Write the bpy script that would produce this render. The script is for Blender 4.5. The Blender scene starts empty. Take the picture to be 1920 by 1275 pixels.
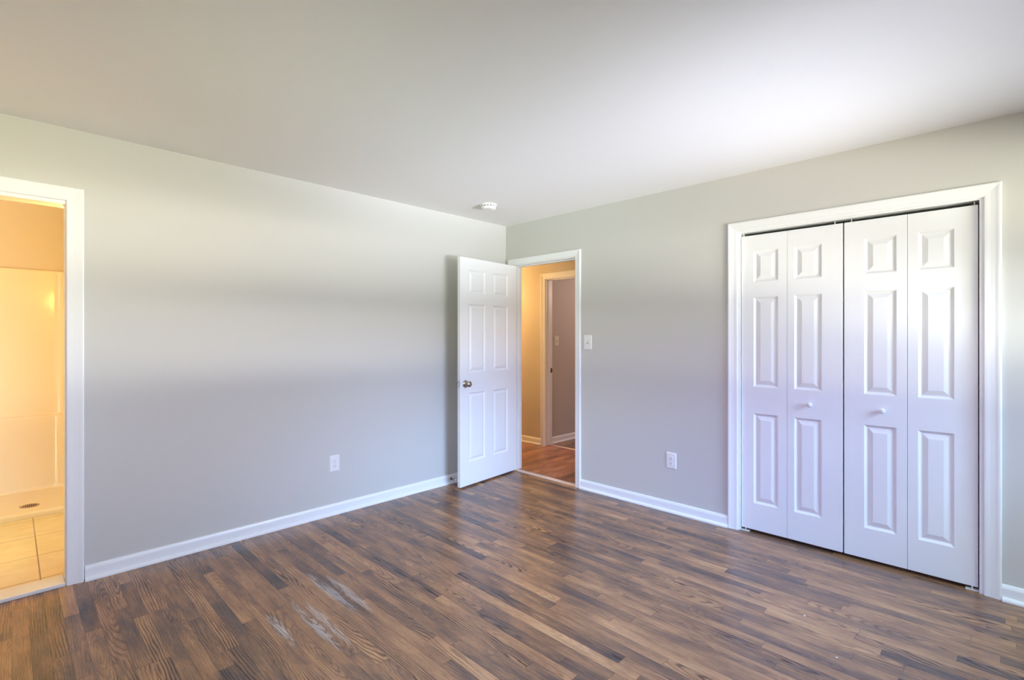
import bpy, bmesh, math, random
from mathutils import Vector, Matrix

scene = bpy.context.scene
COL = scene.collection
PI = math.pi

# ------------------------------------------------------------------ camera
F_PX, YAW, HORIZON = 925.8, math.radians(45.481), 632.1
cam_data = bpy.data.cameras.new('camera')
cam_data.sensor_width = 36.0
cam_data.lens = F_PX / 1920 * 36.0
cam_data.shift_y = (HORIZON - 637.5) / 1920
cam_data.clip_start = 0.05
cam = bpy.data.objects.new('camera', cam_data)
COL.objects.link(cam)
cam.location = (-3.513, -3.541, 1.324)
cam.rotation_euler = (PI / 2, 0, -YAW)
scene.camera = cam

# ------------------------------------------------------------------ view / sampling quality
vs = scene.view_settings
vs.view_transform = 'Standard'
vs.look = 'None'
vs.gamma = 1.0
vs.use_curve_mapping = False
vs.exposure = 0.0
cy = scene.cycles
cy.use_denoising = True
cy.max_bounces = 14
cy.diffuse_bounces = 10
cy.glossy_bounces = 4
cy.transparent_max_bounces = 12
cy.sample_clamp_indirect = 6.0
cy.caustics_reflective = False
cy.caustics_refractive = False

# ------------------------------------------------------------------ node helpers
class NT:
    def __init__(self, tree):
        self.t = tree
    def n(self, typ, **kw):
        nd = self.t.nodes.new(typ)
        for k, v in kw.items():
            setattr(nd, k, v)
        return nd
    def link(self, a, b):
        self.t.links.new(a, b)
    def put(self, sock, v):
        if isinstance(v, bpy.types.NodeSocket):
            self.link(v, sock)
        elif v is not None:
            sock.default_value = v
    def m(self, op, a, b=None, c=None, clamp=False):
        nd = self.n('ShaderNodeMath', operation=op, use_clamp=clamp)
        self.put(nd.inputs[0], a)
        if b is not None: self.put(nd.inputs[1], b)
        if c is not None: self.put(nd.inputs[2], c)
        return nd.outputs[0]
    def sstep(self, v, lo, hi, a=0.0, b=1.0):
        nd = self.n('ShaderNodeMapRange', interpolation_type='SMOOTHSTEP')
        self.put(nd.inputs[0], v)
        nd.inputs[1].default_value = lo; nd.inputs[2].default_value = hi
        nd.inputs[3].default_value = a; nd.inputs[4].default_value = b
        return nd.outputs[0]
    def xyz(self, x, y, z=0.0):
        nd = self.n('ShaderNodeCombineXYZ')
        self.put(nd.inputs[0], x); self.put(nd.inputs[1], y); self.put(nd.inputs[2], z)
        return nd.outputs[0]
    def noise(self, vec, scale=1.0, detail=2.0, rough=0.5):
        nd = self.n('ShaderNodeTexNoise')
        self.put(nd.inputs['Vector'], vec)
        nd.inputs['Scale'].default_value = scale
        nd.inputs['Detail'].default_value = detail
        nd.inputs['Roughness'].default_value = rough
        return nd.outputs[0]
    def mix(self, f, a, b, blend='MIX'):
        nd = self.n('ShaderNodeMix', data_type='RGBA', blend_type=blend)
        self.put(nd.inputs[0], f)
        self.put(nd.inputs[6], a); self.put(nd.inputs[7], b)
        return nd.outputs[2]
    def ramp(self, f, stops, interp='LINEAR'):
        nd = self.n('ShaderNodeValToRGB')
        cr = nd.color_ramp
        cr.interpolation = interp
        while len(cr.elements) < len(stops):
            cr.elements.new(0.5)
        for e, (p, c) in zip(cr.elements, stops):
            e.position = p
            e.color = (*c, 1)
        self.put(nd.inputs[0], f)
        return nd.outputs[0]

def new_mat(name):
    mt = bpy.data.materials.new(name)
    mt.use_nodes = True
    nt = NT(mt.node_tree)
    return mt, nt, mt.node_tree.nodes['Principled BSDF']

# ------------------------------------------------------------------ world: sky above, sunlit lawn and paving below the horizon
SURROUND_Z = [-0.75, -0.42, -0.27, -0.15, -0.08, -0.03, 0.0, 0.07, 0.17, 0.34, 0.7]      # sine of the elevation
SURROUND = [   # azimuth measured from due south, towards the east positive: radiance of ground, horizon and sky from low to high
    (-112, [(0.0, 0.0, 0.0), (0.0, 0.0, 0.0), (0.0, 0.0, 0.0), (0.0, 0.0, 0.0), (0.0, 0.0, 0.0), (49.6, 46.0, 47.7), (4.0, 4.6, 7.0), (4.0, 4.6, 7.0), (4.0, 4.6, 9.9), (4.0, 4.6, 7.0), (26.5, 45.2, 89.7)]),
    (-90, [(0.0, 0.0, 0.0), (0.0, 0.0, 0.0), (0.0, 0.0, 0.0), (0.0, 0.0, 0.0), (0.0, 0.0, 0.0), (14.5, 15.7, 17.9), (0.0, 0.0, 0.7), (7.7, 6.7, 11.7), (3.7, 0.2, 13.1), (7.6, 11.9, 29.9), (25.8, 42.3, 83.3)]),
    (-65, [(0.0, 0.0, 0.0), (0.0, 0.0, 0.0), (18.4, 24.9, 21.4), (8.7, 14.9, 12.2), (12.3, 15.1, 10.6), (29.5, 31.0, 30.0), (0.0, 0.0, 0.0), (12.1, 13.4, 9.9), (18.4, 21.3, 28.2), (21.9, 25.9, 40.1), (23.0, 29.5, 22.4)]),
    (-35, [(0.0, 0.0, 0.0), (1.0, 0.0, 0.0), (49.7, 48.2, 31.6), (1.8, 2.0, 0.0), (4.9, 4.9, 0.0), (20.6, 21.4, 15.6), (0.0, 0.0, 0.0), (0.0, 0.0, 0.0), (0.0, 0.0, 0.0), (0.0, 0.0, 0.0), (23.0, 35.3, 34.5)]),
    (0, [(0.0, 0.0, 0.0), (7.3, 8.5, 10.3), (100.3, 101.0, 117.6), (18.8, 25.4, 26.3), (0.0, 0.0, 0.4), (53.4, 54.2, 53.3), (13.0, 13.4, 16.9), (10.0, 10.6, 15.0), (22.1, 31.4, 53.8), (34.1, 51.8, 82.1), (20.5, 36.3, 67.8)]),
    (20, [(0.0, 0.0, 0.0), (0.0, 0.0, 0.0), (13.8, 20.7, 22.1), (43.6, 41.5, 34.9), (0.0, 0.0, 0.0), (111.5, 112.2, 114.6), (3.9, 8.2, 10.2), (16.7, 17.2, 18.5), (28.1, 29.0, 39.7), (16.3, 21.7, 36.3), (0.2, 3.9, 6.1)]),
    (42, [(0.0, 0.0, 0.0), (0.0, 0.0, 0.0), (0.0, 0.0, 0.0), (87.7, 85.4, 44.0), (87.5, 87.0, 44.1), (170.0, 169.8, 133.2), (101.6, 107.8, 119.3), (61.2, 68.7, 86.1), (24.5, 32.0, 46.7), (4.2, 7.3, 10.3), (0.0, 0.0, 0.0)]),
]
world = bpy.data.worlds.new('World')
scene.world = world
world.use_nodes = True
wt = NT(world.node_tree)
bg = world.node_tree.nodes['Background']
tc = wt.n('ShaderNodeTexCoord')
sep = wt.n('ShaderNodeSeparateXYZ')
wt.link(tc.outputs['Generated'], sep.inputs[0])
elev = wt.m('MULTIPLY_ADD', sep.outputs[2], 0.5, 0.5)
azim = wt.m('MULTIPLY_ADD', wt.m('ARCTAN2', sep.outputs[0], wt.m('MULTIPLY', sep.outputs[1], -1.0)), 1 / (2 * PI), 0.5)
TOP = 150.0
total = None
for i, (az, row) in enumerate(SURROUND):
    column = wt.ramp(elev, [((z + 1) / 2, tuple(c / TOP for c in rgb)) for z, rgb in zip(SURROUND_Z, row)])
    sector = wt.ramp(azim, [(a / 360 + 0.5, (1, 1, 1) if k == i else (0, 0, 0)) for k, (a, _) in enumerate(SURROUND)])
    part_ = wt.mix(1.0, column, sector, 'MULTIPLY')
    total = part_ if total is None else wt.mix(1.0, total, part_, 'ADD')
# added glow low outside the south window, lifts the bright streak on the ceiling
dn = wt.n('ShaderNodeVectorMath', operation='DOT_PRODUCT')
wt.link(tc.outputs['Generated'], dn.inputs[0])
dn.inputs[1].default_value = Vector((0.14, -1.0, -0.70)).normalized()
glow = wt.sstep(dn.outputs['Value'], math.cos(math.radians(20)), math.cos(math.radians(6)))
total = wt.mix(1.0, total, wt.mix(glow, (0, 0, 0, 1), (10.5 / TOP, 10.9 / TOP, 11.8 / TOP, 1)), 'ADD')
wt.link(total, bg.inputs[0])
bg.inputs[1].default_value = TOP
world.cycles.sampling_method = 'MANUAL'
world.cycles.sample_map_resolution = 512

# ------------------------------------------------------------------ room numbers
CEIL = 2.44
WX, SY = -4.25, -4.45            # west wall, south wall (behind the camera)
T = 0.115                        # wall thickness
WIN_S = (-1.75, -0.20, 0.85, 2.10)   # south window x0 x1 z0 z1
WIN_W = (-3.25, -1.75, 0.85, 2.10)   # west window y0 y1 z0 z1

def portal(name, loc, rot, sx, sy):
    ld = bpy.data.lights.new(name, 'AREA')
    ld.shape = 'RECTANGLE'; ld.size = sx; ld.size_y = sy
    ld.cycles.is_portal = True
    o = bpy.data.objects.new(name, ld)
    o.location = loc; o.rotation_euler = rot
    COL.objects.link(o)
    return o
portal('window_daylight', ((WIN_S[0] + WIN_S[1]) / 2, SY - 0.10, (WIN_S[2] + WIN_S[3]) / 2), (PI / 2, 0, 0),
       WIN_S[1] - WIN_S[0], WIN_S[3] - WIN_S[2])
portal('window_daylight', (WX - 0.10, (WIN_W[0] + WIN_W[1]) / 2, (WIN_W[2] + WIN_W[3]) / 2), (PI / 2, 0, -PI / 2),
       WIN_W[1] - WIN_W[0], WIN_W[3] - WIN_W[2])

def bulb(name, loc, power, color, radius):
    ld = bpy.data.lights.new(name, 'POINT')
    ld.energy = power; ld.color = color; ld.shadow_soft_size = radius
    o = bpy.data.objects.new(name, ld)
    o.location = loc
    COL.objects.link(o)
    return o
bulb('bathroom_lamp', (-3.22, 0.45, 1.93), 31, (1.0, 0.59, 0.12), 0.06)
bulb('hallway_lamp', (0.50, 1.65, 1.90), 54, (1.0, 0.60, 0.22), 0.08)
bulb('far_room_fill', (2.6, -0.6, 2.0), 30.0, (1.0, 0.68, 0.60), 0.2)  # added fill in place of this room's dim daylight, no known lamp

# ------------------------------------------------------------------ materials
def paint(name, color, rough=0.55, bump=0.0, scale=180.0, spec=0.5, mott=0.0):
    mt, nt, b = new_mat(name)
    b.inputs['Base Color'].default_value = (*color, 1)
    b.inputs['Roughness'].default_value = rough
    b.inputs['Specular IOR Level'].default_value = spec
    tcn = nt.n('ShaderNodeTexCoord')
    if mott:
        f = nt.noise(tcn.outputs['Object'], 2.3, 3.0)
        c2 = tuple(c * (1 - mott) for c in color)
        nt.link(nt.mix(nt.sstep(f, 0.35, 0.7), (*color, 1), (*c2, 1)), b.inputs['Base Color'])
    if bump:
        f = nt.noise(tcn.outputs['Object'], scale, 2.0, 0.6)
        bn = nt.n('ShaderNodeBump')
        bn.inputs['Strength'].default_value = bump
        bn.inputs['Distance'].default_value = 0.002
        nt.link(f, bn.inputs['Height'])
        nt.link(bn.outputs[0], b.inputs['Normal'])
    return mt

M = {}
M['wall'] = paint('wall_paint_warm_grey', (0.58, 0.565, 0.53), 0.5, 0.16, 220, 0.35)
M['ceiling'] = paint('ceiling_paint', (0.82, 0.815, 0.80), 0.8, 0.10, 160, 0.2)
M['trim'] = paint('trim_paint_white', (0.83, 0.83, 0.83), 0.32, 0.05, 90)
M['door'] = paint('door_paint_white', (0.82, 0.82, 0.83), 0.35, 0.04, 120)
M['plastic'] = paint('white_plastic', (0.80, 0.79, 0.76), 0.35)
M['almond'] = paint('cream_plastic', (0.74, 0.70, 0.62), 0.35)
M['dark'] = paint('dark_slot', (0.03, 0.03, 0.03), 0.6)
M['slot'] = paint('grey_slot', (0.16, 0.16, 0.17), 0.6)
M['fiberglass'] = paint('cream_fibreglass_lamp_tint', (0.76, 0.62, 0.39), 0.14)  # pale cream, with the lamp's orange cast put into the colour
M['bath_wall'] = paint('bathroom_wall_paint_lamp_tint', (0.60, 0.48, 0.29), 0.5, 0.1)  # tan paint deepened by the orange lamplight mixed into its colour
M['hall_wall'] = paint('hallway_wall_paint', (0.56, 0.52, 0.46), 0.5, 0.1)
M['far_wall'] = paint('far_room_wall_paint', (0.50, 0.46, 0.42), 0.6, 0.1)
M['rubber'] = paint('white_rubber', (0.75, 0.75, 0.73), 0.6)
M['marble'] = paint('threshold_marble', (0.78, 0.75, 0.70), 0.3, 0.0, 100, 0.5, 0.12)
M['strip'] = paint('threshold_wood_strip', (0.80, 0.64, 0.52), 0.4, 0.0, 100, 0.5, 0.15)

def metal(name, color, rough):
    mt, nt, b = new_mat(name)
    b.inputs['Base Color'].default_value = (*color, 1)
    b.inputs['Metallic'].default_value = 1.0
    b.inputs['Roughness'].default_value = rough
    return mt
M['nickel'] = metal('satin_nickel', (0.46, 0.42, 0.38), 0.22)
M['steel'] = metal('dull_steel', (0.68, 0.66, 0.62), 0.35)
M['bronze'] = metal('dark_bronze', (0.16, 0.11, 0.08), 0.4)
M['drain'] = metal('drain_metal', (0.42, 0.30, 0.22), 0.35)

def wood_floor(name, axis, stops, width, scuffs, rough, lmin=0.45, lvar=0.75, ringdark=0.66, period=0.0115):
    """strip flooring: boards run along y when axis == 'y', along x when axis == 'x'"""
    mt, nt, b = new_mat(name)
    tcn = nt.n('ShaderNodeTexCoord')
    sp = nt.n('ShaderNodeSeparateXYZ')
    nt.link(tcn.outputs['Object'], sp.inputs[0])
    u, v = (sp.outputs[0], sp.outputs[1]) if axis == 'y' else (sp.outputs[1], sp.outputs[0])
    m = nt.m
    us = m('DIVIDE', u, width)
    pi_ = m('FLOOR', us)
    fu = m('SUBTRACT', us, pi_)
    wn = nt.n('ShaderNodeTexWhiteNoise', noise_dimensions='1D')
    nt.link(pi_, wn.inputs['W'])
    sc = nt.n('ShaderNodeSeparateColor')
    nt.link(wn.outputs['Color'], sc.inputs[0])
    ln = m('MULTIPLY_ADD', sc.outputs[0], lvar, lmin)
    vv = m('DIVIDE', m('MULTIPLY_ADD', sc.outputs[1], 7.0, v), ln)
    si = m('FLOOR', vv)
    fv = m('SUBTRACT', vv, si)
    wn2 = nt.n('ShaderNodeTexWhiteNoise', noise_dimensions='2D')
    nt.link(nt.xyz(pi_, si), wn2.inputs['Vector'])
    s2 = nt.n('ShaderNodeSeparateColor')
    nt.link(wn2.outputs['Color'], s2.inputs[0])
    ra, rb, rc = s2.outputs[0], s2.outputs[1], s2.outputs[2]
    rv = wn2.outputs['Value']
    gx = m('MULTIPLY', m('SUBTRACT', fu, 0.5), width)
    gv = m('MULTIPLY', m('SUBTRACT', fv, 0.5), ln)
    gy = m('MULTIPLY_ADD', rv, 31.0, v)
    idz = m('MULTIPLY', ra, 57.0)
    # slow waviness of the growth rings
    w1 = nt.noise(nt.xyz(m('MULTIPLY', gx, 14.0), m('MULTIPLY', gy, 3.2), idz), 1.0, 3.0, 0.55)
    w2 = nt.noise(nt.xyz(m('MULTIPLY', gx, 70.0), m('MULTIPLY', gy, 16.0), idz), 1.0, 2.0, 0.5)
    x0 = m('MULTIPLY', m('SUBTRACT', rb, 0.5), 0.10)
    tilt = m('MULTIPLY', m('SUBTRACT', rc, 0.5), 0.28)
    dx = m('SUBTRACT', gx, x0)
    dz = m('MULTIPLY_ADD', tilt, gv, 0.012)
    r = m('SQRT', m('ADD', m('MULTIPLY', dx, dx), m('MULTIPLY', dz, dz)))
    r = m('ADD', r, m('MULTIPLY', m('SUBTRACT', w1, 0.5), 0.030))
    r = m('ADD', r, m('MULTIPLY', m('SUBTRACT', w2, 0.5), 0.0016))
    ph = m('MULTIPLY', r, m('MULTIPLY_ADD', m('FRACT', m('MULTIPLY', rv, 17.3)), -0.75 * 2 * PI / period, 1.75 * 2 * PI / period))
    ring = m('POWER', m('MULTIPLY_ADD', m('SINE', ph), 0.5, 0.5), 2.6)
    # pores and fine streaks along the board
    streak = nt.noise(nt.xyz(m('MULTIPLY', gx, 330.0), m('MULTIPLY', gy, 5.0), idz), 1.0, 3.0, 0.6)
    pore = nt.noise(nt.xyz(m('MULTIPLY', gx, 900.0), m('MULTIPLY', gy, 34.0), idz), 1.0, 1.0, 0.5)
    pore = nt.sstep(pore, 0.56, 0.70)
    blot = nt.noise(nt.xyz(m('MULTIPLY', u, 9.0), m('MULTIPLY', gy, 2.4), m('MULTIPLY', idz, 0.2)), 1.0, 4.0, 0.62)
    val = m('ADD', m('MULTIPLY_ADD', rv, 0.44, 0.25), m('MULTIPLY', m('SUBTRACT', blot, 0.5), 1.5), clamp=True)
    col = nt.ramp(val, stops)
    # some boards carry bold rings, others hardly any, and the dark stain pools in patches along the grain
    bold = nt.noise(nt.xyz(m('MULTIPLY', gx, 18.0), m('MULTIPLY', gy, 2.6), m('ADD', idz, 11.0)), 1.0, 2.0, 0.5)
    board_bold = nt.sstep(m('FRACT', m('MULTIPLY', rv, 17.3)), 0.25, 0.90, 0.42, 1.25)
    bold = m('MULTIPLY', nt.sstep(bold, 0.30, 0.62, 0.30, 1.0), board_bold)
    k = m('SUBTRACT', 1.0, m('MULTIPLY', m('MULTIPLY', ring, bold), ringdark))
    k = m('MULTIPLY', k, nt.sstep(streak, 0.25, 0.75, 0.72, 1.22))
    k = m('MULTIPLY', k, m('SUBTRACT', 1.0, m('MULTIPLY', pore, 0.28)))
    # joints
    ed = m('MULTIPLY', m('MINIMUM', fu, m('SUBTRACT', 1.0, fu)), width)
    en = m('MULTIPLY', m('MINIMUM', fv, m('SUBTRACT', 1.0, fv)), ln)
    jt = m('MINIMUM', nt.sstep(ed, 0.0003, 0.0012, 0.45, 1.0), nt.sstep(en, 0.0004, 0.0014, 0.5, 1.0))
    k = m('MULTIPLY', k, jt)
    kc = nt.xyz(k, k, m('MULTIPLY_ADD', k, 0.93, 0.07))
    col = nt.mix(1.0, col, kc, 'MULTIPLY')
    rough_s = m('MULTIPLY_ADD', streak, 0.12, rough - 0.06)
    if scuffs:
        tot = None
        for (cx, cyy, hw, hl, seed) in scuffs:
            a = m('DIVIDE', m('SUBTRACT', u, cx), hw)
            c = m('DIVIDE', m('SUBTRACT', v, cyy), hl)
            d = m('SQRT', m('ADD', m('MULTIPLY', a, a), m('MULTIPLY', c, c)))
            s = nt.sstep(d, 0.35, 1.0, 1.0, 0.0)
            sn = nt.noise(nt.xyz(m('MULTIPLY', u, 95.0), m('MULTIPLY', v, 7.0), seed), 1.0, 3.0, 0.65)
            s = m('MULTIPLY', s, nt.sstep(sn, 0.36, 0.58))
            s = m('MULTIPLY', s, m('MULTIPLY_ADD', ring, -0.9, 1.0, clamp=True))
            tot = s if tot is None else m('MAXIMUM', tot, s)
        # small paint specks
        vo = nt.n('ShaderNodeTexVoronoi')
        vo.inputs['Scale'].default_value = 3.6
        nt.link(tcn.outputs['Object'], vo.inputs['Vector'])
        vc = nt.n('ShaderNodeSeparateColor')
        nt.link(vo.outputs['Color'], vc.inputs[0])
        spk = m('LESS_THAN', vo.outputs['Distance'], m('MULTIPLY_ADD', vc.outputs[0], 0.014, 0.003))
        spk = m('MULTIPLY', spk, m('GREATER_THAN', vc.outputs[1], 0.45))
        tot = m('MULTIPLY', tot, 0.72)
        tot = m('MAXIMUM', tot, spk)
        col = nt.mix(tot, col, (0.56, 0.53, 0.53, 1))
        rough_s = m('ADD', rough_s, m('MULTIPLY', tot, 0.2))
    nt.link(col, b.inputs['Base Color'])
    nt.link(rough_s, b.inputs['Roughness'])
    b.inputs['Specular IOR Level'].default_value = 0.5
    bn = nt.n('ShaderNodeBump')
    bn.inputs['Strength'].default_value = 0.22
    bn.inputs['Distance'].default_value = 0.0012
    hgt = m('ADD', m('MULTIPLY', ring, -0.35), m('MULTIPLY', jt, 0.9))
    hgt = m('ADD', hgt, m('MULTIPLY', blot, 1.5))
    nt.link(hgt, bn.inputs['Height'])
    nt.link(bn.outputs[0], b.inputs['Normal'])
    return mt

OAK = [(0.0, (0.088, 0.066, 0.060)), (0.25, (0.175, 0.102, 0.070)), (0.55, (0.345, 0.178, 0.092)), (0.8, (0.480, 0.250, 0.120)), (1.0, (0.56, 0.32, 0.160))]
M['oak'] = wood_floor('dark_stained_oak_strips', 'y', OAK, 0.0575,
                      [(-2.653, -1.225, 0.030, 0.22, 3.0), (-2.530, -1.30, 0.028, 0.32, 9.0), (-2.482, -1.30, 0.026, 0.30, 14.0),
                       (-2.345, -1.07, 0.032, 0.34, 21.0), (-2.282, -1.14, 0.028, 0.30, 5.0)], 0.25)
REDOAK = [(0.0, (0.13, 0.070, 0.055)), (0.35, (0.27, 0.125, 0.082)), (0.7, (0.47, 0.22, 0.13)), (1.0, (0.66, 0.34, 0.21))]
M['hall_oak'] = wood_floor('reddish_oak_strips', 'x', REDOAK, 0.085, None, 0.36, 0.3, 0.5, 0.5)
M['far_oak'] = wood_floor('dark_oak_strips', 'x', OAK, 0.0575, None, 0.36)

def tile_mat():
    mt, nt, b = new_mat('beige_floor_tile_lamp_tint')
    tcn = nt.n('ShaderNodeTexCoord')
    sp = nt.n('ShaderNodeSeparateXYZ')
    nt.link(tcn.outputs['Object'], sp.inputs[0])
    m = nt.m
    S = 0.41
    fx = m('FRACT', m('DIVIDE', m('ADD', sp.outputs[0], 3.395 + 8.2), S))
    fy = m('FRACT', m('DIVIDE', m('ADD', sp.outputs[1], -0.61 + 8.2), S))
    ex = m('MULTIPLY', m('MINIMUM', fx, m('SUBTRACT', 1.0, fx)), S)
    ey = m('MULTIPLY', m('MINIMUM', fy, m('SUBTRACT', 1.0, fy)), S)
    g = nt.sstep(m('MINIMUM', ex, ey), 0.0022, 0.0038)
    n1 = nt.noise(tcn.outputs['Object'], 7.0, 4.0, 0.6)
    body = nt.mix(nt.sstep(n1, 0.3, 0.7), (0.72, 0.55, 0.27, 1), (0.64, 0.47, 0.21, 1))  # beige body, saturated to carry the warm cast of the lamp
    n2 = nt.noise(tcn.outputs['Object'], 2.5, 1.0)
    grout = nt.mix(nt.sstep(n2, 0.40, 0.6), (0.34, 0.22, 0.11, 1), (0.22, 0.12, 0.05, 1))
    nt.link(nt.mix(g, grout, body), b.inputs['Base Color'])
    b.inputs['Roughness'].default_value = 0.35
    bn = nt.n('ShaderNodeBump')
    bn.inputs['Strength'].default_value = 0.4
    bn.inputs['Distance'].default_value = 0.002
    nt.link(g, bn.inputs['Height'])
    nt.link(bn.outputs[0], b.inputs['Normal'])
    return mt
M['tile'] = tile_mat()

def glass_mat():
    mt, nt, b = new_mat('clear_window_glass')
    nt.t.nodes.remove(b)
    tr = nt.n('ShaderNodeBsdfTransparent')
    gl = nt.n('ShaderNodeBsdfGlossy')
    gl.inputs['Roughness'].default_value = 0.02
    fr = nt.n('ShaderNodeFresnel')
    mx = nt.n('ShaderNodeMixShader')
    nt.link(nt.m('MULTIPLY', fr.outputs[0], 0.6), mx.inputs[0])
    nt.link(tr.outputs[0], mx.inputs[1]); nt.link(gl.outputs[0], mx.inputs[2])
    nt.link(mx.outputs[0], nt.t.nodes['Material Output'].inputs[0])
    return mt
M['glass'] = glass_mat()

# ------------------------------------------------------------------ object helpers
def tag(o, label=None, cat=None, group=None, kind=None):
    if label: o['label'] = label
    if cat: o['category'] = cat
    if group: o['group'] = group
    if kind: o['kind'] = kind
    return o

def empty(name, loc=(0, 0, 0), rot=(0, 0, 0)):
    o = bpy.data.objects.new(name, None)
    o.location = loc; o.rotation_euler = rot
    o.empty_display_size = 0.1
    COL.objects.link(o)
    return o

def obj(name, bm, mats, parent=None, smooth=False, loc=None, bevel=0.0, seg=2, angle=35):
    bmesh.ops.recalc_face_normals(bm, faces=bm.faces[:])
    me = bpy.data.meshes.new(name)
    bm.to_mesh(me); bm.free()
    for mt in (mats if isinstance(mats, (list, tuple)) else [mats]):
        me.materials.append(mt)
    if smooth:
        for p in me.polygons: p.use_smooth = True
    o = bpy.data.objects.new(name, me)
    COL.objects.link(o)
    if parent is not None: o.parent = parent
    if loc is not None: o.location = loc
    if bevel:
        md = o.modifiers.new('bevel', 'BEVEL')
        md.width = bevel; md.segments = seg; md.limit_method = 'ANGLE'; md.angle_limit = math.radians(angle)
    return o

def box(bm, x0, x1, y0, y1, z0, z1, mi=0):
    vs_ = [bm.verts.new(p) for p in ((x0, y0, z0), (x1, y0, z0), (x1, y1, z0), (x0, y1, z0),
                                     (x0, y0, z1), (x1, y0, z1), (x1, y1, z1), (x0, y1, z1))]
    for f in ((0, 3, 2, 1), (4, 5, 6, 7), (0, 1, 5, 4), (1, 2, 6, 5), (2, 3, 7, 6), (3, 0, 4, 7)):
        fc = bm.faces.new([vs_[i] for i in f]); fc.material_index = mi
    return vs_

def lathe(bm, prof, mat=None, seg=32, mi=0):
    """revolve (radius, height) about local z, then transform by mat"""
    mat = mat or Matrix()
    rings = []
    for r, h in prof:
        if r < 1e-6:
            rings.append([bm.verts.new(mat @ Vector((0, 0, h)))])
        else:
            rings.append([bm.verts.new(mat @ Vector((r * math.cos(2 * PI * i / seg), r * math.sin(2 * PI * i / seg), h))) for i in range(seg)])
    for a, b_ in zip(rings, rings[1:]):
        for i in range(seg):
            j = (i + 1) % seg
            if len(a) == 1 and len(b_) == 1: continue
            if len(a) == 1: f = bm.faces.new((a[0], b_[i], b_[j]))
            elif len(b_) == 1: f = bm.faces.new((a[i], b_[0], a[j]))
            else: f = bm.faces.new((a[i], b_[i], b_[j], a[j]))
            f.material_index = mi

def extrude_profile(bm, prof, p0, p1, mp, mi=0):
    """closed profile of (d, z) swept straight from s = p0 to s = p1; mp(s, d, z) gives the point"""
    a = [bm.verts.new(mp(p0, d, z)) for d, z in prof]
    c = [bm.verts.new(mp(p1, d, z)) for d, z in prof]
    n = len(prof)
    for i in range(n):
        j = (i + 1) % n
        bm.faces.new((a[i], a[j], c[j], c[i])).material_index = mi
    bm.faces.new(a).material_index = mi
    bm.faces.new(c).material_index = mi

CASING = [(0.0, 0.0), (0.0, 0.008), (0.003, 0.0105), (0.010, 0.0115), (0.024, 0.012), (0.040, 0.0145), (0.052, 0.0175), (0.058, 0.018), (0.062, 0.0165), (0.064, 0.012), (0.064, 0.0)]
def casing(name, a, b, h, mp, parent, width=0.064):
    """mitred trim round three sides of an opening a..b, height h; mp(s, d, z)"""
    bm = bmesh.new()
    k = width / 0.064
    rows = []
    for w, d in CASING:
        w *= k
        rows.append([bm.verts.new(mp(*p)) for p in ((a - w, d, 0.0), (a - w, d, h + w), (b + w, d, h + w), (b + w, d, 0.0))])
    n = len(rows)
    for i in range(n):
        j = (i + 1) % n
        for q in range(3):
            bm.faces.new((rows[i][q], rows[i][q + 1], rows[j][q + 1], rows[j][q]))
    bm.faces.new([r_[0] for r_ in rows]); bm.faces.new([r_[3] for r_ in rows])
    return obj(name, bm, M['trim'], parent)

BASE = [(0.0, 0.0), (0.0, 0.080), (0.005, 0.080), (0.009, 0.076), (0.011, 0.070), (0.013, 0.066), (0.014, 0.060), (0.014, 0.0)]
SHOE = [(0.0135, 0.0), (0.0135, 0.019), (0.017, 0.0185), (0.022, 0.0165), (0.026, 0.0125), (0.0285, 0.008), (0.029, 0.0)]
def baseboard(name, spans, mp, label, mat=None):
    mat = mat or M['trim']
    bm = bmesh.new()
    for a, b in spans: extrude_profile(bm, BASE, a, b, mp)
    o = obj(name, bm, mat)
    tag(o, label, 'baseboard', None, 'structure')
    bm = bmesh.new()
    for a, b in spans: extrude_profile(bm, SHOE, a, b, mp)
    obj('shoe_molding', bm, mat, o)
    return o

def struct(name, bm, mat, label, cat, smooth=False):
    o = obj(name, bm, mat, None, smooth)
    return tag(o, label, cat, None, 'structure')

# ------------------------------------------------------------------ openings
B_L, B_R, B_H = -4.020, -3.306, 2.032        # bathroom doorway (x)
E_L, E_R, E_H = -0.110, -0.872, 2.030        # hallway doorway (y)
C_L, C_R, C_H = -2.279, -3.474, 2.034        # closet opening (y)
H_X = 1.060                                  # far face of the hallway
G_L, G_R, G_H = 0.374, -0.390, 2.024         # doorway across the hallway (y)
J = 0.018

# ------------------------------------------------------------------ shell
bm = bmesh.new()
box(bm, WX - T, 0.0, SY - T, 0.0, -0.08, 0.0)
struct('floor', bm, M['oak'], 'dark stained oak strip floor with white scuffs in the bedroom', 'floor')
bm = bmesh.new()
box(bm, 0.0, 1.15, -1.3, 2.2, -0.08, -0.001)
struct('floor_hallway', bm, M['hall_oak'], 'reddish brown wood floor of the hallway beyond the open door', 'floor')
bm = bmesh.new()
box(bm, 1.15, 3.7, -2.2, 0.6, -0.08, -0.001)
struct('floor_far_room', bm, M['far_oak'], 'dark wood floor of the dim room across the hallway', 'floor')
bm = bmesh.new()
box(bm, -4.8, -3.0, 0.0, 2.4, -0.08, 0.0)
struct('floor_bathroom', bm, M['tile'], 'beige square floor tiles with a yellow lamplight tint in the bathroom', 'floor')
bm = bmesh.new()
box(bm, WX - T, T, SY - T, T, CEIL, CEIL + 0.1)
struct('ceiling', bm, M['ceiling'], 'flat white painted ceiling over the bedroom', 'ceiling')
bm = bmesh.new()
box(bm, T, 3.7, -2.2, 2.2, CEIL, CEIL + 0.1)
struct('ceiling_hallway', bm, M['ceiling'], 'ceiling over the hallway outside the bedroom door', 'ceiling')
bm = bmesh.new()
box(bm, -4.8, -3.0, T, 2.4, CEIL, CEIL + 0.1)
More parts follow.
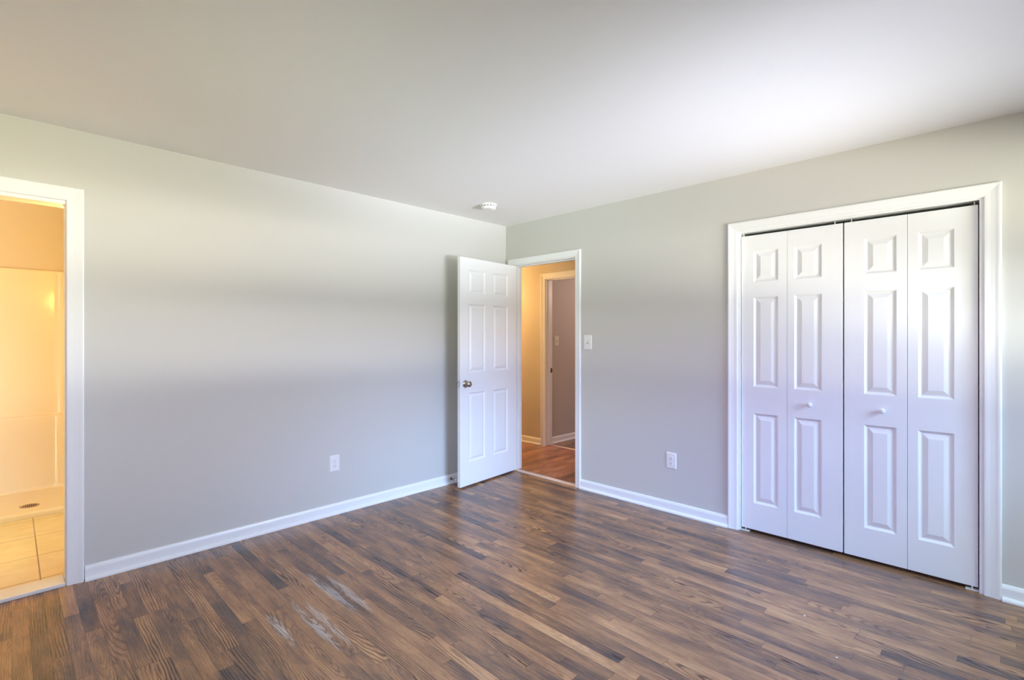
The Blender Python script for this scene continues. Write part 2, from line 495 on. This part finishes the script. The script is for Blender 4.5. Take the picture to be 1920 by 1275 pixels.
struct('ceiling_bathroom', bm, M['ceiling'], 'pale orange lit strip of ceiling inside the bathroom', 'ceiling')

bm = bmesh.new()   # left wall (y = 0)
box(bm, WX - T, B_L - J, 0, T, 0, CEIL)
box(bm, B_R + J, T, 0, T, 0, CEIL)
box(bm, B_L - J, B_R + J, 0, T, B_H + J, CEIL)
struct('wall_left', bm, M['wall'], 'long warm grey wall between the bathroom doorway and the corner', 'wall')
bm = bmesh.new()   # right wall (x = 0)
box(bm, 0, T, E_L + J, 0.0, 0, CEIL)
box(bm, 0, T, C_L + J, E_R - J, 0, CEIL)
box(bm, 0, T, SY - T, C_R - J, 0, CEIL)
box(bm, 0, T, E_R - J, E_L + J, E_H + J, CEIL)
box(bm, 0, T, C_R - J, C_L + J, C_H + J, CEIL)
struct('wall_right', bm, M['wall'], 'warm grey wall holding the open doorway and the closet', 'wall')
bm = bmesh.new()   # south wall with a window
x0, x1, z0, z1 = WIN_S
box(bm, WX - T, x0, SY - T, SY, 0, CEIL)
box(bm, x1, 0, SY - T, SY, 0, CEIL)
box(bm, x0, x1, SY - T, SY, 0, z0)
box(bm, x0, x1, SY - T, SY, z1, CEIL)
struct('wall_south', bm, M['wall'], 'warm grey window wall to the right of the closet behind the camera', 'wall')
bm = bmesh.new()   # west wall with a window
y0, y1, z0, z1 = WIN_W
box(bm, WX - T, WX, SY, y0, 0, CEIL)
box(bm, WX - T, WX, y1, 0, 0, CEIL)
box(bm, WX - T, WX, y0, y1, 0, z0)
box(bm, WX - T, WX, y0, y1, z1, CEIL)
struct('wall_west', bm, M['wall'], 'warm grey window wall behind the camera on the bathroom side', 'wall')

# bathroom walls
bm = bmesh.new()
box(bm, -4.8, -3.0, 2.25, 2.4, 0, CEIL)
struct('wall_bathroom_back', bm, M['bath_wall'], 'orange lit bathroom wall above the shower surround', 'wall')
bm = bmesh.new()
box(bm, -3.12, -3.0, T, 2.25, 0, CEIL)
struct('wall_bathroom_right', bm, M['bath_wall'], 'bathroom side wall hidden behind the doorway jamb', 'wall')
bm = bmesh.new()
box(bm, -4.8, -4.65, T, 2.25, 0, CEIL)
struct('wall_bathroom_left', bm, M['bath_wall'], 'bathroom side wall beyond the left edge of the view', 'wall')

# hallway and far room walls
bm = bmesh.new()
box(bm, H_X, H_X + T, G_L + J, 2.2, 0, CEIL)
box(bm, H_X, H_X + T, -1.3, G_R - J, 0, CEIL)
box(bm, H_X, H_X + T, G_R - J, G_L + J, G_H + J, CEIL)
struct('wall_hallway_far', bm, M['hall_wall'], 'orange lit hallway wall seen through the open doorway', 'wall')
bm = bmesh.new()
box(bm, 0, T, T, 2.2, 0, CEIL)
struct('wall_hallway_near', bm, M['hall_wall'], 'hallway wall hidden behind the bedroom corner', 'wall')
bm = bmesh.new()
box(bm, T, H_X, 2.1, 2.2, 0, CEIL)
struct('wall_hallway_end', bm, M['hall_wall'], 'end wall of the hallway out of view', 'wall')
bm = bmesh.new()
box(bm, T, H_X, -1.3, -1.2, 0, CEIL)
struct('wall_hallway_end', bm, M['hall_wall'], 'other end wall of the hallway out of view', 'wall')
bm = bmesh.new()
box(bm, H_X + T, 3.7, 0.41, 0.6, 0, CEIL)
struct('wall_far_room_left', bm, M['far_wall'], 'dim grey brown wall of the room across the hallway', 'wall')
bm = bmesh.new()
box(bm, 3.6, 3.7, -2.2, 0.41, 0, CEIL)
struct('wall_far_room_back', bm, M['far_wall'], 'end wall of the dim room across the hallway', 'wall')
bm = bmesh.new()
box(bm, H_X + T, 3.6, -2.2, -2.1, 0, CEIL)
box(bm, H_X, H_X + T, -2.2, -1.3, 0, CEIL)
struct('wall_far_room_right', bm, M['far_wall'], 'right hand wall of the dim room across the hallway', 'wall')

# closet interior
bm = bmesh.new()
box(bm, 0.70, 0.76, -3.70, -2.05, 0, CEIL)
box(bm, T, 0.70, -3.70, -3.62, 0, CEIL)
box(bm, T, 0.70, -2.13, -2.05, 0, CEIL)
box(bm, T, 0.70, -3.62, -2.13, CEIL - 0.02, CEIL)
struct('wall_closet', bm, M['wall'], 'inside of the closet behind the folding doors', 'wall')
bm = bmesh.new()
box(bm, 0.0, 0.76, -3.70, -2.05, -0.08, -0.001)
struct('floor_closet', bm, M['oak'], 'dark wood floor inside the closet', 'floor')

# ------------------------------------------------------------------ trims
mpL = lambda s, d, z: (s, -d, z)
mpR = lambda s, d, z: (-d, s, z)
mpH = lambda s, d, z: (H_X - d, s, z)

t1 = tag(empty('trim_1', (B_R, 0, 0)), 'glossy white casing around the bathroom doorway at the left', 'door frame', None, 'structure')
def par(o, p):
    o.parent = p
    o.matrix_parent_inverse = Matrix.Translation(-Vector(p.location))
    return o
par(casing('casing', B_L - 0.004, B_R + 0.004, B_H + 0.020, mpL, None, 0.072), t1)
bm = bmesh.new()
box(bm, B_R, B_R + J, 0, T, 0, B_H + J)
box(bm, B_L - J, B_L, 0, T, 0, B_H + J)
box(bm, B_L, B_R, 0, T, B_H, B_H + J)
par(obj('jamb', bm, M['trim'], None), t1)
bm = bmesh.new()
box(bm, B_L, B_R, -0.012, 0.125, 0.0, 0.020)
th = obj('trim_2', bm, M['marble'], None, bevel=0.004)
tag(th, 'pale stone threshold strip under the bathroom doorway', 'threshold', None, 'structure')

t3 = tag(empty('trim_3', (0, E_R, 0)), 'white casing around the open hallway doorway in the corner', 'door frame', None, 'structure')
par(casing('casing', E_R - 0.006, E_L + 0.006, E_H + 0.008, mpR, None, 0.058), t3)
bm = bmesh.new()
box(bm, 0, T, E_R - J, E_R, 0, E_H + J)
box(bm, 0, T, E_L, E_L + J, 0, E_H + J)
box(bm, 0, T, E_R, E_L, E_H, E_H + J)
par(obj('jamb', bm, M['trim'], None), t3)
bm = bmesh.new()
box(bm, 0.042, 0.078, E_R, E_R + 0.011, 0.008, E_H)
box(bm, 0.042, 0.078, E_L - 0.011, E_L, 0.008, E_H)
box(bm, 0.042, 0.078, E_R + 0.011, E_L - 0.011, E_H - 0.011, E_H)
par(obj('stop_molding', bm, M['trim'], None), t3)
bm = bmesh.new()
box(bm, -0.004, 0.050, E_R, E_L, 0.0, 0.007)
tag(obj('trim_4', bm, M['strip'], None, bevel=0.003), 'light wood strip on the floor across the hallway doorway', 'threshold', None, 'structure')

t5 = tag(empty('trim_5', (0, C_L, 0)), 'wide white casing around the closet with the folding doors', 'door frame', None, 'structure')
par(casing('casing', C_R - 0.017, C_L + 0.010, C_H + 0.010, mpR, None, 0.066), t5)
bm = bmesh.new()
box(bm, 0, T, C_R - J, C_R, 0, C_H + J)
box(bm, 0, T, C_L, C_L + J, 0, C_H + J)
box(bm, 0, T, C_R, C_L, C_H, C_H + J)
par(obj('jamb', bm, M['trim'], None), t5)

t6 = tag(empty('trim_6', (H_X, G_L, 0)), 'orange lit casing of the doorway across the hallway', 'door frame', None, 'structure')
par(casing('casing', G_R - 0.006, G_L + 0.006, G_H + 0.006, mpH, None, 0.070), t6)
bm = bmesh.new()
box(bm, H_X, H_X + T, G_R - J, G_R, 0, G_H + J)
box(bm, H_X, H_X + T, G_L, G_L + J, 0, G_H + J)
box(bm, H_X, H_X + T, G_R, G_L, G_H, G_H + J)
par(obj('jamb', bm, M['trim'], None), t6)
bm = bmesh.new()
box(bm, H_X + 0.035, H_X + 0.070, G_L - 0.011, G_L, 0.008, G_H)
box(bm, H_X + 0.035, H_X + 0.070, G_R, G_L - 0.011, G_H - 0.011, G_H)
par(obj('stop_molding', bm, M['trim'], None), t6)
bm = bmesh.new()
box(bm, H_X + 0.075, H_X + 0.108, G_L - 0.0015, G_L, 0.885, 0.945)
box(bm, H_X + 0.100, H_X + 0.114, G_L - 0.004, G_L - 0.001, 0.900, 0.930)
sp_ = par(obj('strike_plate', bm, M['bronze'], None), t6)
sp_['label'] = 'dark metal strike plate'
bm = bmesh.new()
box(bm, H_X + 0.060, H_X + 0.095, G_R, G_L, 0.0, 0.006)
tag(obj('trim_7', bm, M['strip'], None, bevel=0.002), 'thin light strip on the floor across the far doorway', 'threshold', None, 'structure')

baseboard('baseboard_left', [(B_R + 0.078, 0.0)], mpL, 'long white baseboard along the wall left of the corner')
baseboard('baseboard_right', [(C_L + 0.076, E_R - 0.064)], mpR, 'white baseboard between the hallway doorway and the closet')
baseboard('baseboard_right', [(SY, C_R - 0.083)], mpR, 'short white baseboard right of the closet at the picture edge')
baseboard('baseboard_hallway', [(G_L + 0.076, 2.1)], mpH, 'orange lit baseboard of the hallway wall')
baseboard('baseboard_far_room', [(H_X + T, 3.6)], lambda s, d, z: (s, 0.41 - d, z), 'dim white baseboard in the room across the hallway')
baseboard('baseboard_south', [(WX, 0.0)], lambda s, d, z: (s, SY + d, z), 'white baseboard under the south window behind the camera')
baseboard('baseboard_west', [(SY, 0.0)], lambda s, d, z: (WX + d, s, z), 'white baseboard under the west window behind the camera')

# ------------------------------------------------------------------ windows behind the camera
def window(name, a0, a1, z0, z1, mp, label):
    """mp(s, d, z): d runs outward through the wall"""
    root = tag(empty(name), label, 'window', None, 'structure')
    def part(nm, rects, d0, d1, mat, parent=None):
        bm = bmesh.new()
        for (s0, s1, q0, q1) in rects:
            p, q = mp(s0, d0, q0), mp(s1, d1, q1)
            box(bm, min(p[0], q[0]), max(p[0], q[0]), min(p[1], q[1]), max(p[1], q[1]), q0, q1)
        return obj(nm, bm, mat, parent or root)
    f = 0.035
    zm = (z0 + z1) / 2
    part('frame', [(a0, a0 + 0.02, z0, z1), (a1 - 0.02, a1, z0, z1), (a0 + 0.02, a1 - 0.02, z0, z0 + 0.02), (a0 + 0.02, a1 - 0.02, z1 - 0.02, z1)], 0.0, T, M['trim'])
    i0, i1 = a0 + 0.02, a1 - 0.02
    for (q0, q1, d0) in ((z0 + 0.02, zm + 0.045, 0.035), (zm - 0.045, z1 - 0.02, 0.07)):
        s = part('sash', [(i0, i0 + f, q0, q1), (i1 - f, i1, q0, q1), (i0 + f, i1 - f, q0, q0 + 0.06), (i0 + f, i1 - f, q1 - 0.06, q1)], d0, d0 + 0.03, M['trim'])
        part('pane', [(i0 + f, i1 - f, q0 + 0.06, q1 - 0.06)], d0 + 0.013, d0 + 0.016, M['glass'], s)
    part('casing', [(a0 - 0.06, a0, z0 - 0.06, z1 + 0.06), (a1, a1 + 0.06, z0 - 0.06, z1 + 0.06), (a0, a1, z1, z1 + 0.06), (a0, a1, z0 - 0.06, z0)], -0.015, 0.0, M['trim'])
    return root
window('window_1', *WIN_S, lambda s, d, z: (s, SY - d, z), 'white double hung window in the wall right of the closet')
window('window_2', *WIN_W, lambda s, d, z: (WX - d, s, z), 'white double hung window in the wall behind the camera')

# ------------------------------------------------------------------ panel doors
def panel_leaf(bm, w, z0, z1, th, panels, prof):
    """slab in local coords: x 0..w along the leaf, front face at y = 0 looking to -y, back at y = th.
    panels = (xa, xb, za, zb); prof = (inset, depth) rings of the moulded raised field."""
    xs = sorted({0.0, w} | {p for q in panels for p in q[:2]})
    zs = sorted({z0, z1} | {p for q in panels for p in q[2:]})
    for side in (0, 1):
        yb, sg = (0.0, 1.0) if side == 0 else (th, -1.0)
        vt = {}
        def V(x, z):
            k = (round(x, 5), round(z, 5))
            if k not in vt: vt[k] = bm.verts.new((x, yb, z))
            return vt[k]
        for i in range(len(xs) - 1):
            for j in range(len(zs) - 1):
                xa, xb, za, zb = xs[i], xs[i + 1], zs[j], zs[j + 1]
                cxm, czm = (xa + xb) / 2, (za + zb) / 2
                if any(q[0] < cxm < q[1] and q[2] < czm < q[3] for q in panels): continue
                bm.faces.new((V(xa, za), V(xb, za), V(xb, zb), V(xa, zb)))
        for (xa, xb, za, zb) in panels:
            prev = [V(xa, za), V(xb, za), V(xb, zb), V(xa, zb)]
            for (ins, dep) in prof:
                cur = [bm.verts.new((x, yb + sg * dep, z)) for x, z in ((xa + ins, za + ins), (xb - ins, za + ins), (xb - ins, zb - ins), (xa + ins, zb - ins))]
                for q in range(4):
                    bm.faces.new((prev[q], prev[(q + 1) % 4], cur[(q + 1) % 4], cur[q]))
                prev = cur
            bm.faces.new(prev)
    for i in range(len(xs) - 1):
        for z in (z0, z1):
            bm.faces.new([bm.verts.new(p) for p in ((xs[i], 0, z), (xs[i + 1], 0, z), (xs[i + 1], th, z), (xs[i], th, z))])
    for j in range(len(zs) - 1):
        for x in (0.0, w):
            bm.faces.new([bm.verts.new(p) for p in ((x, 0, zs[j]), (x, 0, zs[j + 1]), (x, th, zs[j + 1]), (x, th, zs[j]))])
    bmesh.ops.remove_doubles(bm, verts=bm.verts[:], dist=1e-5)

# bedroom door: local x runs from hinge to free edge, front (-y local) faces the room
door1 = tag(empty('door_1', (-0.008, -0.146, 0.0), (0, 0, 0)), 'open white six panel bedroom door standing beside the corner', 'door', None, 'structure')
door1.rotation_euler = (0, 0, math.radians(5.3))
# local -x is toward the free edge
DW = 0.768
FINE = [(0.003, 0.0030), (0.009, 0.0080), (0.013, 0.0092), (0.017, 0.0092), (0.036, 0.0022), (0.039, 0.0018)]
cols = [(0.125, 0.338), (0.449, 0.664)]
rows = [(0.222, 0.830), (1.010, 1.618), (1.710, 1.922)]
bm = bmesh.new()
panel_leaf(bm, DW, 0.014, 2.026, 0.035, [(a, b, c, d) for a, b in cols for c, d in rows], FINE)
bmesh.ops.scale(bm, vec=(-1, 1, 1), verts=bm.verts[:])
obj('door_leaf', bm, M['door'], door1, bevel=0.0022)
def knob_mesh(bm, mat):
    lathe(bm, [(0.0, 0.0), (0.033, 0.0), (0.033, 0.003), (0.030, 0.007), (0.020, 0.010), (0.013, 0.012), (0.0115, 0.018), (0.0115, 0.028),
               (0.016, 0.032), (0.024, 0.038), (0.0275, 0.046), (0.0265, 0.054), (0.021, 0.060), (0.012, 0.0635), (0.0, 0.0645)], mat, 40)
KX, KZ = -0.706, 0.914
bm = bmesh.new()
knob_mesh(bm, Matrix.Translation((KX, 0.0, KZ)) @ Matrix.Rotation(PI / 2, 4, 'X'))
k1 = obj('door_knob', bm, M['nickel'], door1, True)
k1['label'] = 'satin nickel round door knob'
bm = bmesh.new()
lathe(bm, [(0.0, 0.0), (0.033, 0.0), (0.030, 0.007), (0.013, 0.012), (0.0115, 0.026), (0.024, 0.034), (0.0275, 0.042), (0.021, 0.053), (0.0, 0.056)],
      Matrix.Translation((KX, 0.035, KZ)) @ Matrix.Rotation(-PI / 2, 4, 'X'), 32)
obj('door_knob', bm, M['nickel'], door1, True)['label'] = 'satin nickel knob on the wall side'
bm = bmesh.new()
box(bm, -DW - 0.0015, -DW + 0.001, 0.005, 0.030, KZ - 0.029, KZ + 0.029)
lp = obj('latch_plate', bm, M['steel'], door1)
lp['label'] = 'metal latch plate on the door edge'
bm = bmesh.new()
vs_ = box(bm, -DW - 0.012, -DW - 0.001, 0.011, 0.024, KZ - 0.008, KZ + 0.008)
vs_[0].co.x += 0.007; vs_[4].co.x += 0.007
obj('latch_bolt', bm, M['steel'], lp)
for hz in (0.22, 1.02, 1.82):
    bm = bmesh.new()
    lathe(bm, [(0.0, hz - 0.045), (0.0055, hz - 0.045), (0.0055, hz + 0.045), (0.0, hz + 0.045)], Matrix.Translation((0.0035, 0.0385, 0)), 16)
    obj('hinge', bm, M['trim'], door1, True)

# closet folding doors
CLOSET = [(0.0035, 0.0030), (0.010, 0.0085), (0.0135, 0.0098), (0.0165, 0.0098), (0.041, 0.0022), (0.044, 0.0018)]
crow = [(0.201, 0.808), (0.989, 1.594), (1.697, 1.905)]
XF = 0.020
def bifold(name, leaves, knob_y, pins, bracket, label):
    yl = leaves[0][0]
    root = tag(empty(name, (XF, yl, 0)), label, 'closet door', 'folding closet doors', 'structure')
    for (ya, yb, pa, pb) in leaves:          # ya > yb (left to right in view)
        bm = bmesh.new()
        panel_leaf(bm, ya - yb, 0.020, 2.014, 0.030, [(ya - pa, ya - pb, c, d) for c, d in crow], CLOSET)
        # local x -> -y world, local y -> +x world
        for v in bm.verts:
            x, y, z = v.co
            v.co = Vector((y, (ya - yl) - x, z))
        obj('door_leaf', bm, M['door'], root, bevel=0.0016)
    bm = bmesh.new()
    lathe(bm, [(0.0, 0.0), (0.0085, 0.0), (0.0080, 0.006), (0.0090, 0.011), (0.0140, 0.016), (0.0158, 0.021), (0.0145, 0.026), (0.0095, 0.0295), (0.0, 0.031)],
          Matrix.Translation((0.0, knob_y - yl, 0.899)) @ Matrix.Rotation(-PI / 2, 4, 'Y'), 32)
    obj('door_knob', bm, M['trim'], root, True)
    for py in pins:
        bm = bmesh.new()
        lathe(bm, [(0.0, 2.012), (0.0035, 2.012), (0.0035, C_H - 0.0005), (0.0, C_H - 0.0005)], Matrix.Translation((0.012, py - yl, 0)), 12)
        obj('pivot_pin', bm, M['steel'], root)
    bm = bmesh.new()
    b0, b1 = bracket
    box(bm, -0.006, 0.024, b0 - yl, b1 - yl, 0.0, 0.004)
    lathe(bm, [(0.0, 0.004), (0.004, 0.004), (0.004, 0.0195), (0.0, 0.0195)], Matrix.Translation((0.012, (b0 + b1) / 2 - yl, 0)), 12)
    obj('pivot_bracket', bm, M['plastic'], root)
    return root
bifold('door_2', [(-2.283, -2.5670, -2.363, -2.514), (-2.5685, -2.8730, -2.610, -2.762)], -2.700, (-2.295, -2.830), (-2.335, -2.281),
       'left pair of white folding closet doors, nearer the hallway doorway')
bifold('door_3', [(-2.880, -3.1790, -2.980, -3.131), (-3.1805, -3.469, -3.227, -3.376)], -3.068, (-2.915, -3.455), (-3.472, -3.420),
       'right pair of white folding closet doors, nearer the picture edge')

# ------------------------------------------------------------------ smoke detector
sd = tag(empty('smoke_detector', (-0.682, -0.482, CEIL)), 'round white smoke detector on the ceiling near the corner', 'smoke detector')
bm = bmesh.new()
lathe(bm, [(0.0, 0.0), (0.068, 0.0), (0.068, -0.008), (0.065, -0.012), (0.062, -0.012), (0.0, -0.012)], None, 48)
obj('base_plate', bm, M['plastic'], sd, True, angle=30)
bm = bmesh.new()
lathe(bm, [(0.058, -0.012), (0.058, -0.021), (0.0, -0.021)], None, 48)
gv = obj('vent_ring', bm, M['slot'], sd)
gv['label'] = 'dark vent slots'
bm = bmesh.new()
for i in range(14):
    a = 2 * PI * i / 14
    mt_ = Matrix.Rotation(a, 4, 'Z')
    for v in box(bm, 0.050, 0.062, -0.0045, 0.0045, -0.0215, -0.012):
        v.co = mt_ @ v.co
lathe(bm, [(0.050, -0.021), (0.062, -0.021), (0.062, -0.030), (0.058, -0.037), (0.050, -0.041), (0.030, -0.043), (0.0, -0.0435)], None, 48)
obj('cover', bm, M['plastic'], sd)
bm = bmesh.new()
lathe(bm, [(0.012, -0.043), (0.012, -0.0450), (0.010, -0.0458), (0.0, -0.0460)], Matrix.Translation((0.022, -0.020, 0)), 24)
obj('test_button', bm, M['plastic'], sd)

# ------------------------------------------------------------------ wall plates
def plate(bm, w, h, t, mi=0):
    """bevelled cover plate: local x across, z up, front toward -y"""
    a, c = w / 2, h / 2
    rings = [[(-a, 0, -c), (a, 0, -c), (a, 0, c), (-a, 0, c)],
             [(-a, -t * 0.35, -c), (a, -t * 0.35, -c), (a, -t * 0.35, c), (-a, -t * 0.35, c)],
             [(-a + 0.006, -t, -c + 0.006), (a - 0.006, -t, -c + 0.006), (a - 0.006, -t, c - 0.006), (-a + 0.006, -t, c - 0.006)]]
    R = [[bm.verts.new(p) for p in r_] for r_ in rings]
    for p, q in zip(R, R[1:]):
        for i in range(4): bm.faces.new((p[i], p[(i + 1) % 4], q[(i + 1) % 4], q[i])).material_index = mi
    bm.faces.new(R[-1]).material_index = mi
    bm.faces.new(R[0][::-1]).material_index = mi

def screw(bm, x, z, y, mi=0):
    lathe(bm, [(0.0035, 0.0), (0.0030, 0.0012), (0.0, 0.0016)], Matrix.Translation((x, y, z)) @ Matrix.Rotation(PI / 2, 4, 'X'), 12, mi)

def outlet(loc, rz, label):
    r_ = tag(empty('wall_outlet', loc, (0, 0, rz)), label, 'outlet', 'white wall outlets')
    bm = bmesh.new()
    plate(bm, 0.080, 0.122, 0.006)
    obj('cover_plate', bm, M['plastic'], r_)
    for zc in (0.0195, -0.0195):
        bm = bmesh.new()
        pts = []
        for i in range(28):
            a = 2 * PI * i / 28
            pts.append((0.0172 * math.cos(a), max(-0.0135, min(0.0135, 0.0172 * math.sin(a)))))
        f0 = [bm.verts.new((x, -0.0058, zc + z)) for x, z in pts]
        f1 = [bm.verts.new((x * 0.96, -0.0082, zc + z * 0.96)) for x, z in pts]
        for i in range(28): bm.faces.new((f0[i], f0[(i + 1) % 28], f1[(i + 1) % 28], f1[i]))
        bm.faces.new(f1); bm.faces.new(f0[::-1])
        box(bm, -0.0075, -0.0050, -0.0086, -0.0080, zc - 0.001, zc + 0.0075, 1)
        box(bm, 0.0050, 0.0075, -0.0086, -0.0080, zc - 0.000, zc + 0.0065, 1)
        lathe(bm, [(0.0026, 0.0), (0.0026, 0.0004), (0.0, 0.0005)], Matrix.Translation((0, -0.0081, zc - 0.0072)) @ Matrix.Rotation(PI / 2, 4, 'X'), 12, 1)
        obj('receptacle', bm, [M['plastic'], M['slot']], r_)
    bm = bmesh.new()
    screw(bm, 0, 0, -0.006)
    obj('screw', bm, M['steel'], r_)
    return r_
outlet((-1.809, 0.0, 0.379), 0, 'white wall outlet low on the long wall left of the open door')
outlet((0.0, -1.780, 0.389), -PI / 2, 'white wall outlet low on the wall between doorway and closet')

def switch(name, loc, rz, label, mat):
    r_ = tag(empty(name, loc, (0, 0, rz)), label, 'light switch', 'toggle light switches')
    bm = bmesh.new()
    plate(bm, 0.082, 0.124, 0.006)
    obj('cover_plate', bm, mat, r_)
    bm = bmesh.new()
    box(bm, -0.0055, 0.0055, -0.0068, -0.0055, -0.0125, 0.0125, 1)
    vs_ = box(bm, -0.0042, 0.0042, -0.020, -0.006, -0.004, 0.005)
    for i in (0, 1, 4, 5): vs_[i].co.z += 0.006
    obj('toggle', bm, [mat, M['slot']], r_)
    for z in (0.030, -0.030):
        bm = bmesh.new()
        screw(bm, 0, z, -0.006)
        obj('screw', bm, mat, r_)
    return r_
switch('light_switch', (0.0, -1.010, 1.279), -PI / 2, 'white light switch on the bedroom wall right of the doorway', M['plastic'])
switch('light_switch', (1.305, 0.41, 1.277), 0, 'dim light switch in the room across the hallway', M['almond'])

# ------------------------------------------------------------------ door stop
ds = tag(empty('door_stop', (-0.712, -0.014, 0.042)), 'small metal door stop on the baseboard behind the open door', 'door stop')
rx = Matrix.Rotation(PI / 2, 4, 'X')
bm = bmesh.new()
lathe(bm, [(0.0, 0.0), (0.012, 0.0), (0.011, 0.003), (0.006, 0.006), (0.0, 0.006)], rx, 20)
obj('base', bm, M['bronze'], ds, True)
bm = bmesh.new()
lathe(bm, [(0.0, 0.004)] + [(0.0056 + (0.0010 if i % 2 else 0.0), 0.005 + i * 0.0022) for i in range(26)] + [(0.0, 0.062)], rx, 14)
obj('spring', bm, M['nickel'], ds, True)
bm = bmesh.new()
lathe(bm, [(0.0, 0.060), (0.0080, 0.060), (0.0092, 0.064), (0.0085, 0.071), (0.004, 0.074), (0.0, 0.0745)], rx, 18)
obj('tip', bm, M['rubber'], ds, True)['label'] = 'white rubber tip'

# ------------------------------------------------------------------ shower stall
sh = tag(empty('shower_stall', (-3.88, 1.84, 0.0)), 'cream moulded shower stall with drain in the orange lit bathroom', 'shower')
def ring_path(off, r=0.11):
    xr, xl, yb, yf = -3.160 + off, -4.60 - off, 2.20 + off, 1.487
    pts = [(xr, yf)]
    for i in range(11):
        a = i / 10 * PI / 2
        pts.append((xr - r + r * math.cos(a), yb - r + r * math.sin(a)))
    for i in range(11):
        a = PI / 2 + i / 10 * PI / 2
        pts.append((xl + r + r * math.cos(a), yb - r + r * math.sin(a)))
    pts.append((xl, yf))
    return pts
bm = bmesh.new()
lv = [(-0.022, 0.046), (-0.008, 0.052), (-0.002, 0.062), (0.0, 0.078), (0.0, 0.640), (0.001, 0.655), (0.004, 0.663), (0.010, 0.667), (0.017, 0.669), (0.019, 0.674), (0.020, 0.690),
      (0.020, 1.872), (0.0215, 1.884), (0.025, 1.891), (0.032, 1.893), (0.038, 1.893), (0.038, 0.046)]
R_ = [[bm.verts.new((x + 3.88, y - 1.84, z)) for x, y in ring_path(o_)] for o_, z in lv]
for p, q in zip(R_, R_[1:]):
    for i in range(len(p) - 1): bm.faces.new((p[i], p[i + 1], q[i + 1], q[i]))
obj('surround', bm, M['fiberglass'], sh, True)
bm = bmesh.new()
prof = [(1.487, 0.0), (1.485, 0.006), (1.484, 0.030), (1.487, 0.040), (1.495, 0.046), (1.53, 0.0462), (1.62, 0.0455), (1.70, 0.0452), (2.00, 0.0458), (2.235, 0.047), (2.235, 0.0)]
p0 = [bm.verts.new((-4.63 + 3.88, y - 1.84, z)) for y, z in prof]
p1 = [bm.verts.new((-3.13 + 3.88, y - 1.84, z)) for y, z in prof]
for i in range(len(prof)):
    j = (i + 1) % len(prof)
    bm.faces.new((p0[i], p1[i], p1[j], p0[j]))
bm.faces.new(p0); bm.faces.new(p1)
pan = obj('shower_base', bm, M['fiberglass'], sh)
bm = bmesh.new()
lathe(bm, [(0.0, 0.0), (0.056, 0.0), (0.056, 0.0015), (0.050, 0.0025), (0.042, 0.0015), (0.0, 0.0015)], Matrix.Translation((-3.408 + 3.88, 1.690 - 1.84, 0.0453)), 32)
for i in range(-3, 4):
    hw = math.sqrt(0.040 ** 2 - (i * 0.011) ** 2)
    box(bm, -3.408 + 3.88 + i * 0.011 - 0.003, -3.408 + 3.88 + i * 0.011 + 0.003, -0.15 - hw, -0.15 + hw, 0.0466, 0.0471, 1)
dr = obj('drain_cover', bm, [M['drain'], M['dark']], sh)
dr['label'] = 'round slotted metal drain cover'
